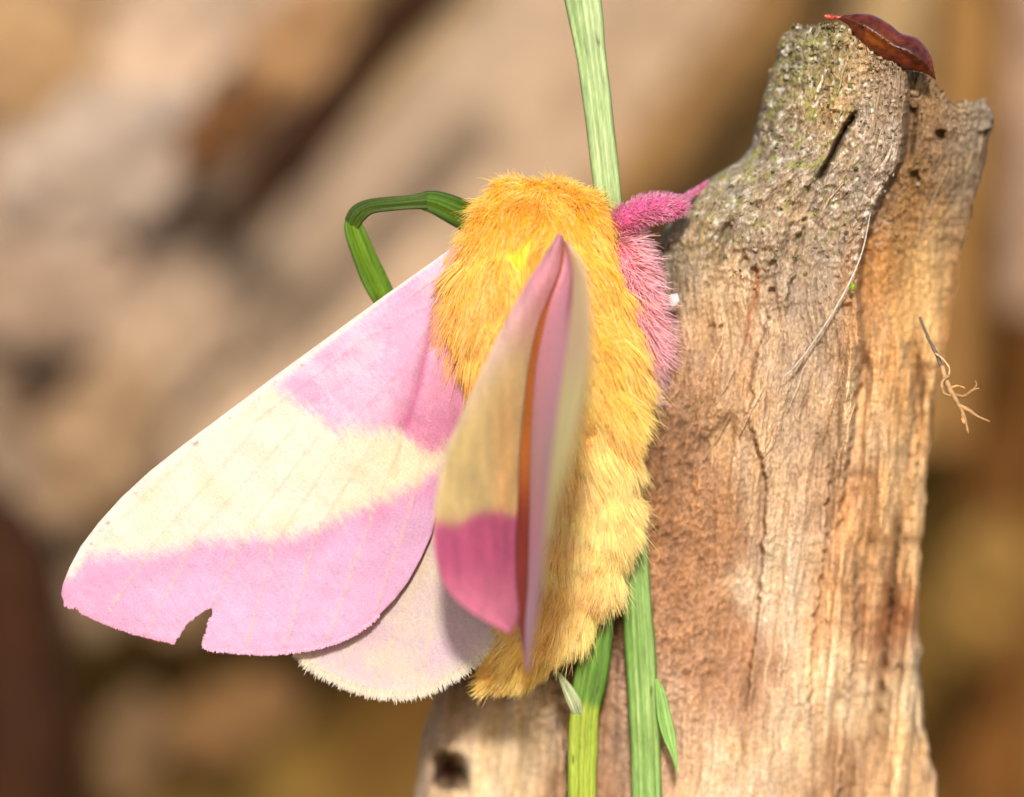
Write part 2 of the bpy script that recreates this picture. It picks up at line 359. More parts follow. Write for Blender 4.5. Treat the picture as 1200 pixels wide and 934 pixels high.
def build_stump():
    # 1,5 pixel columns and rows: splinters, crumbs and lichen are relief on the mesh
    nf, nb, nz = 470, 60, 640
    th = np.linspace(0, np.pi, nf)
    af = .35 * (1 - np.cos(th)) / 2 + .65 * np.linspace(0, 1, nf)
    ab = (1 + np.cos(np.linspace(0, np.pi, nb + 2)[1:-1])) / 2
    a = np.concatenate([af, ab]); back = np.concatenate([np.zeros(nf), np.ones(nb)])
    top = interp(a, TOP[:, 0], TOP[:, 1]) + np.where(back > 0, 14, 0)
    top = top + 5 * perlin(N3(a * 40, back, 0)) + 3 * perlin(N3(a * 110, back, 5))
    v = np.linspace(0, 1, nz) ** 1.08
    PY = top[None] + (1450 - top[None]) * v[:, None]
    A = np.broadcast_to(a, PY.shape); B = np.broadcast_to(back, PY.shape)
    xl = interp(PY, XL[:, 0], XL[:, 1]); xr = interp(PY, XR[:, 0], XR[:, 1])
    jl = 5 * fbm(N3(PY * .05, 3, 0), 4); jr = 7 * fbm(N3(PY * .04, 9, 0), 4)
    PX = (xl + jl) + (xr + jr - xl - jl) * A
    Y, _ = stump_front(PX, PY)
    prof = np.sqrt(np.clip(1 - (2 * A - 1) ** 2, 0, 1))
    Yb = interp(PY, [0, 200, 500, 934, 1500], [-.15, -.05, .35, 1.0, 1.8]) + 1.0 * sstep(760, 520, PX) * sstep(560, 860, PY)
    Y = Yb + 1.15 * (1 - prof) * (1 - B) + B * (1.15 + .95 * prof)
    front = 1 - B
    # facets, cracks and grooves
    xline = interp(PY, [60, 110, 150, 190, 220, 245, 300, 345, 400, 470], [1062, 1060, 1056, 1053, 1034, 1022, 1006, 1001, 1006, 996])
    xline = xline + 5 * fbm(N3(PY * .06, 1, 0), 3)
    fade = 1 - sstep(330, 560, PY)
    Y += front * .50 * fade * sstep(0, 9, PX - xline)
    Y -= front * .10 * np.exp(-((PX - xline + 14) / 12) ** 2) * fade
    Y += front * .55 * sstep(1105, 1150, PX) * 0
    def groove(pts, w, depth, jag=4):
        nonlocal Y
        wx = PX + jag * perlin(N3(PX * .04, PY * .04, w)); wy = PY + jag * perlin(N3(PX * .04, PY * .04, w + 9))
        d, t = seg_dist(wx, wy, pts)
        Y += front * depth * np.exp(-(d / w) ** 2) * np.minimum(1, np.minimum(t, 1 - t) * 6 + .15)
        return np.exp(-(d / w) ** 2)
    ck = groove([(1003, 132), (990, 152), (976, 180), (956, 214)], 3.0, .8, 2)
    groove([(862, 258), (842, 285), (836, 312)], 6, .2)
    groove([(940, 205), (905, 235), (880, 246)], 6, .10)
    groove([(905, 292), (880, 300), (850, 298)], 5, .10)
    groove([(958, 205), (938, 250), (925, 300), (918, 340)], 8, .14)
    groove([(1075, 104), (1066, 150), (1062, 190)], 6, .3, 2)
    gr = groove([(1062, 600), (1050, 680), (1040, 760), (1030, 850), (1015, 900)], 11, .30)
    groove([(1012, 400), (1008, 460), (998, 540), (985, 640)], 9, .26)
    groove([(1068, 410), (1076, 480), (1070, 560)], 8, .22)
    groove([(975, 480), (965, 560), (955, 660), (940, 780)], 10, .12)
    groove([(868, 480), (835, 515), (800, 540)], 7, .07)
    groove([(884, 330), (880, 380), (872, 430), (876, 480)], 5, .10)
    groove([(985, 800), (975, 880), (960, 960)], 12, .2)
    groove([(905, 640), (900, 740), (880, 860)], 12, .12)
    groove([(668, 820), (676, 880), (670, 960)], 14, .3)
    groove([(700, 640), (715, 760), (720, 900), (730, 1000)], 16, .2)
    for (hx, hy, hr, hd) in [(518, 893, 9, .9), (533, 898, 10, .9), (520, 912, 9, 1.3), (538, 914, 8, 1.2), (527, 904, 13, 1.5), (1103, 158, 4.5, .3), (1072, 207, 6, .22), (872, 308, 6, .2), (884, 320, 4.5, .2), (905, 341, 4, .18), (1052, 785, 5, .1), (835, 384, 4, .12), (992, 362, 6, .15), (845, 385, 3, .1), (906, 310, 4, .14)]:
        dx = PX - hx + 4 * perlin(N3(PX * .12, PY * .12, hx)); dy = PY - hy + 4 * perlin(N3(PX * .12, PY * .12, hy))
        Y += front * hd * np.exp(-((dx * dx + dy * dy * .7) / hr ** 2) ** 2)
    def ledge(pys, xs, h, rec, side=1):
        """a broken edge: the wood beyond it drops back and climbs again"""
        nonlocal Y
        xe = interp(PY, pys, xs) + 5 * perlin(N3(PY * .07, xs[0], 0)) + 3 * perlin(N3(PY * .2, xs[0], 4))
        dd = side * (PX - xe); win = sstep(pys[0], pys[0] + 60, PY + 25 * perlin(N3(PX * .08, PY * .02, 5))) * (1 - sstep(pys[-1] - 60, pys[-1], PY))
        Y += front * h * sstep(0, 4, dd) * np.exp(-np.maximum(dd, 0) / rec) * win
        Y -= front * h * .25 * np.exp(-(np.minimum(dd, 0) / 9) ** 2) * (dd < 0) * win
    ledge([386, 420, 480, 560, 640], [1004, 1009, 1001, 990, 978], .34, 34)
    ledge([395, 450, 520, 620], [1056, 1068, 1075, 1066], .26, 22)
    ledge([600, 700, 800, 900], [1058, 1047, 1036, 1024], .34, 20, -1)
    ledge([470, 560, 700, 860], [872, 900, 892, 872], .20, 60, -1)
    ledge([520, 640, 760, 880], [972, 966, 950, 948], .22, 26)
    ledge([650, 760, 880, 1000], [1004, 1000, 986, 975], .18, 22)
    ledge([300, 360, 430, 520], [930, 905, 884, 878], .14, 22, -1)
    ledge([215, 260, 330, 400], [962, 940, 925, 915], .16, 26, 1)
    ledge([820, 880, 960, 1100], [640, 662, 668, 672], .30, 30)
    # ridges standing proud
    for pts, w, h in [([(985, 395), (1002, 420), (996, 500), (980, 590)], 15, .16), ([(880, 420), (890, 540), (880, 700)], 30, .14), ([(925, 250), (900, 300), (870, 330)], 12, .08), ([(1000, 620), (1000, 720), (990, 800)], 18, .15), ([(1040, 420), (1035, 520), (1025, 640)], 14, .14), ([(1070, 640), (1070, 760), (1060, 900)], 12, .12)]:
        d, t = seg_dist(PX + 6 * perlin(N3(PX * .03, PY * .03, w)), PY, pts)
        Y -= front * h * np.exp(-(d / w) ** 2) * np.minimum(1, np.minimum(t, 1 - t) * 5)
    u = PX + .16 * (PY - 300) * sstep(250, 500, PY) * .5 + .45 * (PY - 250) * (1 - sstep(250, 420, PY)) ** 1 * .9 * (1 - sstep(1040, 1070, PX))
    rough = np.clip(sstep(430, 250, PY) * (1 - sstep(1000, 1060, PX) * .4) + .9 * sstep(900, 800, PX) * sstep(380, 470, PY) * sstep(900, 780, PY), 0, 1)
    fib = fbm(N3(u * .05, PY * .006, 2), 4); fib2 = fbm(N3(u * .16, PY * .020, 7), 4); fib3 = fbm(N3(u * .40, PY * .06, 4), 2)
    iso = fbm(N3(PX * .045, PY * .045, 1), 5, .62); iso2 = fbm(N3(PX * .16, PY * .16, 8), 3, .7)
    big = fbm(N3(PX * .012, PY * .008, 3), 3)
    fibw = 1 - .55 * rough
    # layered splinters: step the fibre noise so it has edges
    stp = np.round(fib2 * 4) / 4
    spl = sstep(930, 1000, PX) * sstep(350, 420, PY)
    sp1 = fbm(N3(u * .035, PY * .0035, 31), 3); sp1 = .5 * sp1 + .5 * np.round(sp1 * 5) / 5
    Y -= spl * .45 * sp1
    Y -= .14 * big + fibw * (.17 * fib + .075 * (.5 * fib2 + .5 * stp) + .014 * fib3) + rough * (.14 * iso + .055 * iso2) + .026 * iso2
    # albedo
    px, py = PX.ravel(), PY.ravel()
    wx = px + 16 * perlin(N3(px * .02, py * .014, 21)); wy = py + 22 * perlin(N3(px * .02, py * .012, 22))
    num = np.zeros((len(px), 3)); den = np.zeros(len(px))
    for cx, cy, c in STC:
        w = np.exp(-(((wx - cx) / 34) ** 2 + ((wy - cy) / 46) ** 2)) + 1e-9 / (1e-6 + ((wx - cx) / 400) ** 2 + ((wy - cy) / 400) ** 2)
        num += w[:, None] * lin(c); den += w
    C = (num / den[:, None]).reshape(PX.shape + (3,)) * np.array([.69, .705, .715])
    # dark heartwood pigments and fibres with their own shape
    C = C * (1 + (.34 * fib2 + .14 * fib3 + .26 * fib)[..., None] * fibw[..., None] * 1.3)
    C = C * (1 + (.75 * iso2 + .55 * iso)[..., None] * rough[..., None])
    grit = perlin(N3(PX * .33, PY * .33, 77))
    C = C * (1 + .22 * grit[..., None])
    C = C * (1 + (spl * .7 * sp1)[..., None])
    hue = fbm(N3(PX * .05, PY * .02, 41), 3)[..., None]
    C = C * (1 + hue * np.array([.08, .0, -.18]))
    lich = (sstep(.02, .30, fbm(N3(PX * .07, PY * .07, 61), 4)) * sstep(330, 200, PY) * (1 - sstep(960, 1040, PX)))[..., None]
    C = C + (lin((128, 128, 58)) - C) * lich * .65
    wh = (sstep(.12, .4, fbm(N3(PX * .11, PY * .11, 91), 3)) * sstep(340, 240, PY) * (1 - sstep(1020, 1060, PX)))[..., None]
    C = C + (lin((215, 205, 190)) - C) * wh * .55
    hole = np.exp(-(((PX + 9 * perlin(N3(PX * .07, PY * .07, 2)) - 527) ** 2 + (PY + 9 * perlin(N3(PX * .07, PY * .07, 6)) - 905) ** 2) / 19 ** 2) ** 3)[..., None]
    C = C + (lin((48, 16, 8)) - C) * hole  # hole's shaded inside also painted dark into the colour
    edge = (np.exp(-((PX - xline + 5) / 5) ** 2) * sstep(100, 180, PY) * (1 - sstep(330, 360, PY)))[..., None]  # pale highlight painted along the left slab's edge
    C = C + (lin((225, 212, 195)) - C) * edge * .5 * sstep(-.2, .3, iso2)[..., None]
    rd, _ = seg_dist(PX, PY, [(888, 318), (886, 345), (878, 372), (874, 400)])
    C = C + (lin((150, 78, 34)) - C) * (np.exp(-(rd / 3.0) ** 2))[..., None] * .6
    K = (D + Y) / D
    V = N3((PX - 600) / 100 * K, Y, (467 - PY) / 100 * K)
    nc = nf + nb
    # broken top: rings shrinking towards the middle
    ringsV, ringsC = [], []
    cen = V[0].mean(0)
    for q in (.12, .3, .5, .72, .9):
        w = V[0] + (cen - V[0]) * q
        w[:, 2] -= .12 + .15 * np.sin(q * 3) - .18 * perlin(w * 4)
        ringsV.append(w); ringsC.append(C[0] * (1 + .3 * perlin(w * 6)[:, None]))
    V = np.concatenate([np.array(ringsV[::-1]), V]); C = np.concatenate([np.array(ringsC[::-1]), C])
    F = grid_faces(V.shape[0], nc, True)[:, ::-1]
    o = make_mesh("stump", V.reshape(-1, 3), F, M_wood, cols=C.reshape(-1, 3))
    tag(o, "weathered grey and tan broken dead wood stump the moth clings to", "stump")
    # loose splinters lifted along the grain, crumbs of bark and lichen on the shoulder
    FV = V[5:, :nf]; PXf, PYf = PX[:, :nf], PY[:, :nf]
    for k in range(70):
        for _ in range(60):
            i = rng.integers(4, 430); j = rng.integers(40, nf - 6); ok = PYf[i, j] < 930 and (PXf[i, j] > 960 or (PXf[i, j] > 850 and PYf[i, j] > 360))
            if ok: break
        L = int(rng.uniform(14, 46)); idx = np.linspace(i, min(i + L, nz - 2), 6).astype(int); jj = j - np.linspace(0, rng.uniform(-3, 6), 6).astype(int)
        pts = FV[idx, np.clip(jj, 0, nf - 1)].copy(); lift = np.array([.07, .04, .02, .0, -.01, -.02]) * rng.uniform(.6, 1.6)
        if rng.uniform() < .5: lift = lift[::-1]
        pts[:, 1] -= lift + .008; rr = rng.uniform(.010, .024) * np.array([.3, .8, 1, 1, .7, .3])
        c = C[5:][i, j] * rng.uniform(.8, 1.35)
        t = tube("splinter", [(p[0], p[1], p[2], q) for p, q in zip(pts, rr)], M_wood, c, parent=o, nseg=10, nc=5, rough=.008, freq=12, colvar=.2, seed=k)
    cv, cf, cc, n0 = [], [], [], 0
    ico = bmesh.new(); bmesh.ops.create_icosphere(ico, subdivisions=1, radius=1); iv = np.array([v.co[:] for v in ico.verts]); fi = [[v.index for v in f.verts] for f in ico.faces]; ico.free()
    for k in range(1500):
        i = int(rng.integers(0, 200) * rng.uniform(.05, 1)); j = rng.integers(2, nf - 2)
        if PYf[i, j] > 340 or (PXf[i, j] > 1050 and rng.uniform() < .75): continue
        p = FV[i, j]; r_ = rng.uniform(.010, .034) * rng.uniform(.6, 1)
        v_ = iv * r_ * rng.uniform(.5, 1.5, 3) + rng.normal(size=iv.shape) * r_ * .25 + p; cv.append(v_)
        cf += [[a_ + n0 for a_ in f] for f in fi]; n0 += len(iv)
        base = C[5:][i, j] if rng.uniform() < .6 else lin([(168, 156, 136), (112, 112, 66), (186, 150, 108), (96, 80, 60)][rng.integers(0, 4)]) * .65
        cc.append(np.broadcast_to(base * rng.uniform(.7, 1.3), v_.shape))
    cr = make_mesh("bark_crumbs", np.vstack(cv), cf, M_wood, parent=o, cols=np.vstack(cc)); cr["kind"] = "stuff"
    return o
build_stump()

# ------------------------------------------------------------------ grass blades
def blade(name, path, col_a, col_b, parent=None, nseg=160, ribs=5, thick=.35, rib_h=.10, seed=0, spots=0.0, fold=0.0, end=None, endpos=(.35, .55)):
    """path rows: px, py, y, half width px [, turn in degrees]. A flat ribbed blade with two sides."""
    rows = []
    for r in path:
        x, y, z = P(r[0], r[1], r[2]); rows.append((x, y, z, r[3] / 100, R(r[4]) if len(r) > 4 else 0.0))
    p = smooth_path(rows, nseg); c, hw, tw = p[:, :3], p[:, 3], p[:, 4]
    T = np.gradient(c, axis=0); T /= np.linalg.norm(T, axis=1)[:, None]
    S0 = np.cross(T, np.array([0, 1., 0])); S0 /= np.linalg.norm(S0, axis=1)[:, None]; U0 = np.cross(S0, T)
    S = S0 * np.cos(tw)[:, None] + U0 * np.sin(tw)[:, None]; U = -S0 * np.sin(tw)[:, None] + U0 * np.cos(tw)[:, None]
    nw = 29; q = np.linspace(-1, 1, nw)
    s = np.concatenate([[0], np.cumsum(np.linalg.norm(np.diff(c, axis=0), axis=1))])
    env = np.sqrt(np.clip(1 - q ** 2, 0, 1))
    rib = np.cos(q * np.pi * ribs) * rib_h * env
    prof_f = thick * env * .6 + rib + fold * (np.abs(q) - .5); prof_b = -thick * env * .5 + fold * (np.abs(q) - .5)
    wob = .05 * perlin(N3(s * 1.4, seed, 0))
    hwj = hw * (1 + wob)
    sgn = -1.0 if (U[nseg // 2][1] > 0) else 1.0
    Vf = c[:, None] + hwj[:, None, None] * (q[None, :, None] * S[:, None] + sgn * prof_f[None, :, None] * U[:, None])
    Vb = c[:, None] + hwj[:, None, None] * (q[None, ::-1, None] * S[:, None] + sgn * prof_b[None, ::-1, None] * U[:, None])
    V = np.concatenate([Vf, Vb[:, 1:-1]], 1); nc = V.shape[1]
    qq = np.concatenate([q, q[::-1][1:-1]])
    st = .5 + .5 * fbm(N3(qq[None] * 5 + seed, (s * .35)[:, None], 2), 3) * 1.6
    wl = np.exp(-((qq[None] - .25 - .12 * perlin(N3(s * .3, seed, 2))[:, None]) / .07) ** 2) + .7 * np.exp(-((qq[None] + .35 + .10 * perlin(N3(s * .3, seed, 7))[:, None]) / .06) ** 2)
    st = np.clip(st * .85 + .08 * np.cos(qq * np.pi * ribs)[None] + .55 * wl * (.6 + perlin(N3(s * 1.6, seed, 9))[:, None]) - .25 * sstep(.75, 1, np.abs(qq))[None], 0, 1.15)[..., None]
    C = np.asarray(col_a) + (np.asarray(col_b) - np.asarray(col_a)) * st
    fl = fbm(N3(qq[None] * 3, (s * 2.0)[:, None], seed), 3)[..., None]
    C = C * (1 + .5 * fl)
    if end is not None:
        k = sstep(*endpos, s / s[-1])[:, None, None]; C = C + ((end[0] + (end[1] - end[0]) * st) * (1 + .35 * fl) - C) * k
    if spots:
        sp = sstep(.38, .6, fbm(N3(qq[None] * 2.2, (s * 2.6)[:, None], seed + 5), 3))[..., None]
        C = C + (lin((52, 34, 18)) - C) * sp * spots
    F = grid_faces(nseg, nc, True)
    o = make_mesh(name, V.reshape(-1, 3), F, M_grass, parent, cols=C.reshape(-1, 3) * .72)
    return o
def build_grass():
    base = Vector(P(765, 1300, .6))
    t = empty("grass_plant", base, "tall pale green ribbed grass stem passing behind the moth from top to bottom", "grass stem")
    o = blade("stem", [(652, -160, .2, 19), (672, -40, .2, 21), (683, 0, .2, 21.5), (692, 60, .2, 18), (700, 120, .2, 17), (708, 190, .2, 16.5), (714, 245, .25, 16), (722, 330, .9, 16), (730, 430, .95, 16), (738, 520, .9, 15), (742, 600, .8, 15), (744, 650, .6, 16), (746, 700, .5, 17.5), (750, 760, .5, 18), (754, 830, .5, 18), (758, 934, .6, 18), (765, 1300, .6, 18)],
              lin((124, 160, 76)), lin((222, 234, 178)), nseg=420, ribs=5, thick=.7, rib_h=.05, seed=2, spots=.6, end=(lin((88, 140, 44)), lin((188, 212, 130))))
    adopt(t, o)
    o = blade("side_leaf", [(769, 796, .45, 2), (774, 812, .38, 6), (778, 838, .36, 8.5), (784, 862, .33, 8), (790, 884, .3, 4), (794, 906, .3, .8)],
              lin((96, 156, 54)), lin((190, 220, 130)), nseg=90, ribs=2, thick=.5, rib_h=.12, seed=4, spots=.4)
    adopt(t, o)
    # shorter broken blade to its left, with a dry collar
    base = Vector(P(682, 1300, .5))
    t = empty("grass_plant", base, "darker yellow green grass blade with a broken node below the moth's abdomen", "grass blade", "grass blades")
    o = blade("blade", [(722, 640, .75, 8), (716, 690, .6, 10), (706, 730, .5, 14), (697, 770, .45, 19), (690, 805, .45, 20), (685, 835, .45, 17.5), (683, 880, .45, 17.5), (682, 940, .45, 17), (682, 1300, .5, 17)],
              lin((56, 104, 26)), lin((136, 172, 66)), nseg=300, ribs=3, thick=.45, rib_h=.07, seed=9, spots=.9, end=(lin((112, 144, 20)), lin((206, 212, 84))), endpos=(.275, .30))
    adopt(t, o)
    o = blade("torn_collar", [(651, 786, .42, 1.5), (659, 797, .38, 4), (667, 811, .36, 7), (675, 828, .38, 8), (681, 848, .5, 4)],
              lin((128, 146, 70)), lin((226, 226, 190)), nseg=70, ribs=4, thick=.35, rib_h=.08, seed=12, spots=.5)
    adopt(t, o)
    base = Vector(P(600, 330, .9))
    t = empty("grass_plant", base, "dark green bent grass blade looping out left of the moth's head", "grass blade", "grass blades")
    o = blade("blade", [(640, 330, 1.1, 13), (600, 290, .9, 15), (560, 262, .5, 17), (535, 248, .3, 17), (512, 238, .2, 14), (496, 235, .15, 11)],
              lin((28, 66, 8)), lin((110, 144, 34)), nseg=120, ribs=2, thick=.5, rib_h=.14, seed=15, spots=.5)
    adopt(t, o)
    o = blade("blade", [(500, 235, .14, 10.5), (480, 237, .12, 8.5), (455, 239, .15, 8.5), (434, 242, .2, 9), (420, 250, .25, 11), (412, 262, .3, 10)],
              lin((34, 56, 12)), lin((96, 120, 30)), nseg=100, ribs=2, thick=.6, rib_h=.14, seed=19, spots=.8)
    adopt(t, o)
    o = blade("blade", [(411, 252, .3, 5), (414, 266, .32, 11), (421, 285, .35, 13), (429, 305, .4, 14), (438, 325, .45, 15), (449, 347, .5, 14), (462, 372, .6, 9), (470, 388, .6, 2)],
              lin((46, 88, 8)), lin((132, 168, 26)), nseg=120, ribs=2, thick=.4, rib_h=.12, seed=22, spots=.5)
    adopt(t, o)
build_grass()

# ------------------------------------------------------------------ husk, twig fragment and fibres on the stump
def build_debris():
    topc = smooth_path([(982, 22), (992, 17), (1020, 17), (1042, 28), (1056, 39), (1075, 45), (1089, 62), (1094, 78), (1097, 94)], 90)
    botc = smooth_path([(982, 22), (994, 30), (1004, 44), (1018, 58), (1034, 68), (1058, 80), (1078, 84), (1088, 88), (1097, 94)], 90)
    n = 24; q = np.linspace(-1, 1, n)
    def side(sign):
        mid = (topc + botc) / 2; h = (topc - botc) / 2
        pts = mid[:, None] + h[:, None] * q[None, :, None]
        w = np.linalg.norm(h, axis=1)[:, None] / 100
        y = -.05 + sign * w * np.sqrt(np.clip(1 - q ** 2, 0, 1))[None] * 1.0 - .05 * np.exp(-((q[None] - .1) / .25) ** 2) * w * 4 * (1 if sign < 0 else 0)
        k = (D + y) / D
        return N3((pts[..., 0] - 600) / 100 * k, y, (467 - pts[..., 1]) / 100 * k), pts
    A, pa = side(-1); B, pb = side(1)
    V = np.concatenate([A, B[:, ::-1][:, 1:-1]], 1); pp = np.concatenate([pa, pb[:, ::-1][:, 1:-1]], 1)
    f = fbm(N3(pp[..., 0] * .05, pp[..., 1] * .05, 2), 4)[..., None]
    edge = (np.abs(np.concatenate([q, q[::-1][1:-1]])) ** 3)[None, :, None]
    C = lin((66, 27, 12)) * (1 + .8 * f) * (1 - edge) + lin((96, 28, 14)) * edge
    lt = np.exp(-(((pp[..., 0] - 1025) / 16) ** 2 + ((pp[..., 1] - 48) / 12) ** 2))[..., None]
    C = C + (lin((120, 62, 14)) - C) * lt * .6  # orange light on the husk's left underside painted into the colour
    t = empty("seed_husk", P(1060, 85, .1), "glossy dark reddish brown seed husk lying on the tip of the stump", "seed husk")
    o = make_mesh("shell", V.reshape(-1, 3), grid_faces(90, V.shape[1], True), M_husk, cols=C.reshape(-1, 3)); adopt(t, o)
    o = tube("stalk", [W(966, 18, .0, 2.0), W(974, 20, .0, 3.2), W(982, 20, .0, 2.8), W(992, 24, .0, 4)], M_husk, lin((150, 60, 34)), nseg=30, nc=10, rough=.03, freq=20, seed=1); adopt(t, o)
    # pale crumbs under the husk
    t = empty("rootlet", P(1100, 400, .3), "dry branched rootlet sticking out from the stump's right edge", "rootlet")
    cs = [([W(1078, 372, .45, 1.5), W(1086, 392, .3, 1.8), W(1096, 412, .15, 2.2), W(1104, 430, .1, 2.6)], (92, 74, 62)),
          ([W(1104, 428, .1, 2.8), W(1108, 444, .1, 3.4), W(1114, 458, .1, 3.4), W(1122, 472, .1, 2.6), W(1130, 488, .1, 2.2), W(1135, 508, .1, .8)], (158, 122, 80)),
          ([W(1112, 440, .05, 1.6), W(1104, 448, .0, 1.8), W(1106, 460, .0, 1.8), W(1114, 464, .05, 1.2)], (160, 126, 82)),
          ([W(1118, 462, .1, 2), W(1130, 464, .05, 1.8), W(1140, 457, .0, 1.6), W(1147, 455, .0, .9)], (146, 108, 68)),
          ([W(1136, 460, .05, 1.2), W(1144, 452, .05, .9), W(1143, 446, .05, .6)], (146, 108, 68)),
          ([W(1122, 474, .1, 2.4), W(1134, 480, .1, 2.6), W(1146, 488, .1, 1.5), W(1160, 494, .1, .6)], (164, 124, 80)),
          ([W(1112, 455, .1, 1.1), W(1122, 452, .1, 1.0), W(1131, 455, .1, .6)], (180, 130, 80)),
          ([W(1096, 414, .1, .9), W(1104, 420, .0, 1.0), W(1112, 430, .0, .9), W(1112, 440, .0, .7)], (196, 166, 126)),
          ([W(1126, 480, .1, 1.2), W(1130, 496, .1, 1.0), W(1126, 490, .1, .5)], (196, 140, 84))]
    for k, (p, c) in enumerate(cs):
        o = tube("fibre", p, M_fibre, lin(c), nseg=30, nc=8, rough=.012, freq=18, seed=k); adopt(t, o)
    o = tube("plant_fibre", [W(1020, 250, -.30, .7), W(1010, 296, -.26, .9), W(992, 338, -.22, 1.1), W(966, 382, -.16, 1.1), W(936, 424, -.10, 1.0), W(916, 444, -.06, .8)], M_fibre, lin((170, 158, 145)), nseg=60, nc=8, rough=.006, freq=12, seed=3)
    tag(o, "long pale hair-thin fibre lying down the middle of the stump", "fibre")
    def fleck(px, py, y, r, col, label, cat, seed):
        bm = bmesh.new(); bmesh.ops.create_icosphere(bm, subdivisions=3, radius=r / 100)
        vs = np.array([v.co[:] for v in bm.verts]); f = fbm(vs * 18 + seed, 3)
        vs = vs * (1 + .7 * f[:, None]) * np.array([1, .6, 1.2]); F = [[v.index for v in fc.verts] for fc in bm.faces]; bm.free()
        o = make_mesh("fleck", vs, F, M_fibre, cols=np.broadcast_to(lin(col), (len(vs), 3)))
        o.name = cat; o.location = P(px, py, y); tag(o, label, cat.replace("_", " ")); return o
    fleck(790, 352, .15, 6.0, (176, 170, 168), "tiny white fleck on the stump beside the moth's pink leg", "white_fleck", 2)
    fleck(999, 336, -.1, 3.6, (104, 128, 24), "tiny bright green moss speck on the middle of the stump", "moss_speck", 5)
build_debris()

# ------------------------------------------------------------------ the moth
moth = empty("moth", P(660, 560, .3), "yellow and pink furry moth clinging to the stump and grass with spread wings", "moth")

SP = np.array([(638, 217, .12, .03), (638, 222, .12, .28), (636, 236, .12, .52), (634, 262, .10, .73), (631, 300, .06, .87), (631, 350, .02, .96), (638, 400, .05, .98), (650, 440, .08, .91), (664, 490, .12, .80), (671, 540, .15, .71), (671, 600, .18, .68), (664, 650, .2, .64), (652, 690, .22, .55), (630, 728, .25, .45), (608, 760, .28, .34), (590, 782, .3, .21), (580, 794, .3, .04)], float)
def body_frame(n):
    rows = [(*P(a, b, c), r) for a, b, c, r in SP]
    p = smooth_path(rows, n); c, r = p[:, :3], np.maximum(p[:, 3], .01)
    T = np.gradient(c, axis=0); T /= np.linalg.norm(T, axis=1)[:, None]
    S = np.cross(T, np.array([0, 1., 0])); S /= np.linalg.norm(S, axis=1)[:, None]; U = np.cross(S, T)
    s = np.concatenate([[0], np.cumsum(np.linalg.norm(np.diff(c, axis=0), axis=1))])
    return c, r, T, S, U, s
BN = 300
Bc, Br, BT, BS, BU, Bs = body_frame(BN)
BL = Bs[-1]
# abdomen segments: shallow waists
def seg_wave(s):
    z = (s - 2.35) / .56
    return np.where(s > 2.2, -.11 * np.exp(-((z - np.round(z)) / .16) ** 2), 0) * (s < BL - .3)
def body_point(s, th):
    """s along the spine, th round it; returns points, normals, tangents"""
    I = lambda A: np.stack([np.interp(s, Bs, A[:, j]) for j in range(3)], -1)
    c, T, S, U = I(Bc), I(BT), I(BS), I(BU); r = np.interp(s, Bs, Br)
    r = r * (1 + seg_wave(s))
    # thorax / head constriction
    r = r * (1 - .03 * np.exp(-((s - .62) / .12) ** 2))
    d = np.cos(th)[..., None] * S + .88 * np.sin(th)[..., None] * U
    p = c + r[..., None] * d
    n = np.cos(th)[..., None] * S * .88 + np.sin(th)[..., None] * U
    dr = (np.interp(s + .03, Bs, Br) - np.interp(s - .03, Bs, Br)) / .06
    n = n - T * np.clip(dr, -1.5, 1.5)[..., None]
    n /= np.linalg.norm(n, axis=-1)[..., None]
    return p, n, T
def px_of(p):
    k = (D + p[..., 1]) / D
    return p[..., 0] / k * 100 + 600, 467 - p[..., 2] / k * 100
def fur_col(p, n):
    px, py = px_of(p)
    up, mid, low, deep = lin((255, 200, 30)), lin((255, 214, 84)), lin((255, 227, 144)), lin((252, 184, 28))
    k1 = sstep(300, 430, py)[..., None]; k2 = sstep(430, 560, py)[..., None]; k3 = sstep(640, 780, py)[..., None]
    c = up + (mid - up) * k1; c = c + (low - c) * k2; c = c + (lin((253, 214, 104)) - c) * k3
    # deeper gold tuft at the wing root, its shade painted into the colour
    tuft = np.exp(-(((px - 545) / 40) ** 2 + ((py - 415) / 26) ** 2))[..., None]
    c = c + (deep - c) * tuft * .75
    pale = np.exp(-(((px - 575) / 34) ** 2 + ((py - 330) / 60) ** 2))[..., None]
    c = c + (lin((255, 208, 110)) - c) * pale * .35
    tip = np.exp(-(((px - 575) / 40) ** 2 + ((py - 765) / 30) ** 2))[..., None]
    c = c + (lin((252, 200, 52)) - c) * tip * .7
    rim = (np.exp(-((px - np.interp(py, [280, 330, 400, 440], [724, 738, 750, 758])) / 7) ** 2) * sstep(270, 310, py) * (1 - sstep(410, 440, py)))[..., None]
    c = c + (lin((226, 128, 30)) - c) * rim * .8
    m = fbm(N3(p[..., 0] * 2.2, p[..., 1] * 2.2, p[..., 2] * 2.2), 3)[..., None]
    c = c + (deep * np.array([1, 1, 1.6]) - c) * sstep(.0, .55, m) * .55
    return c
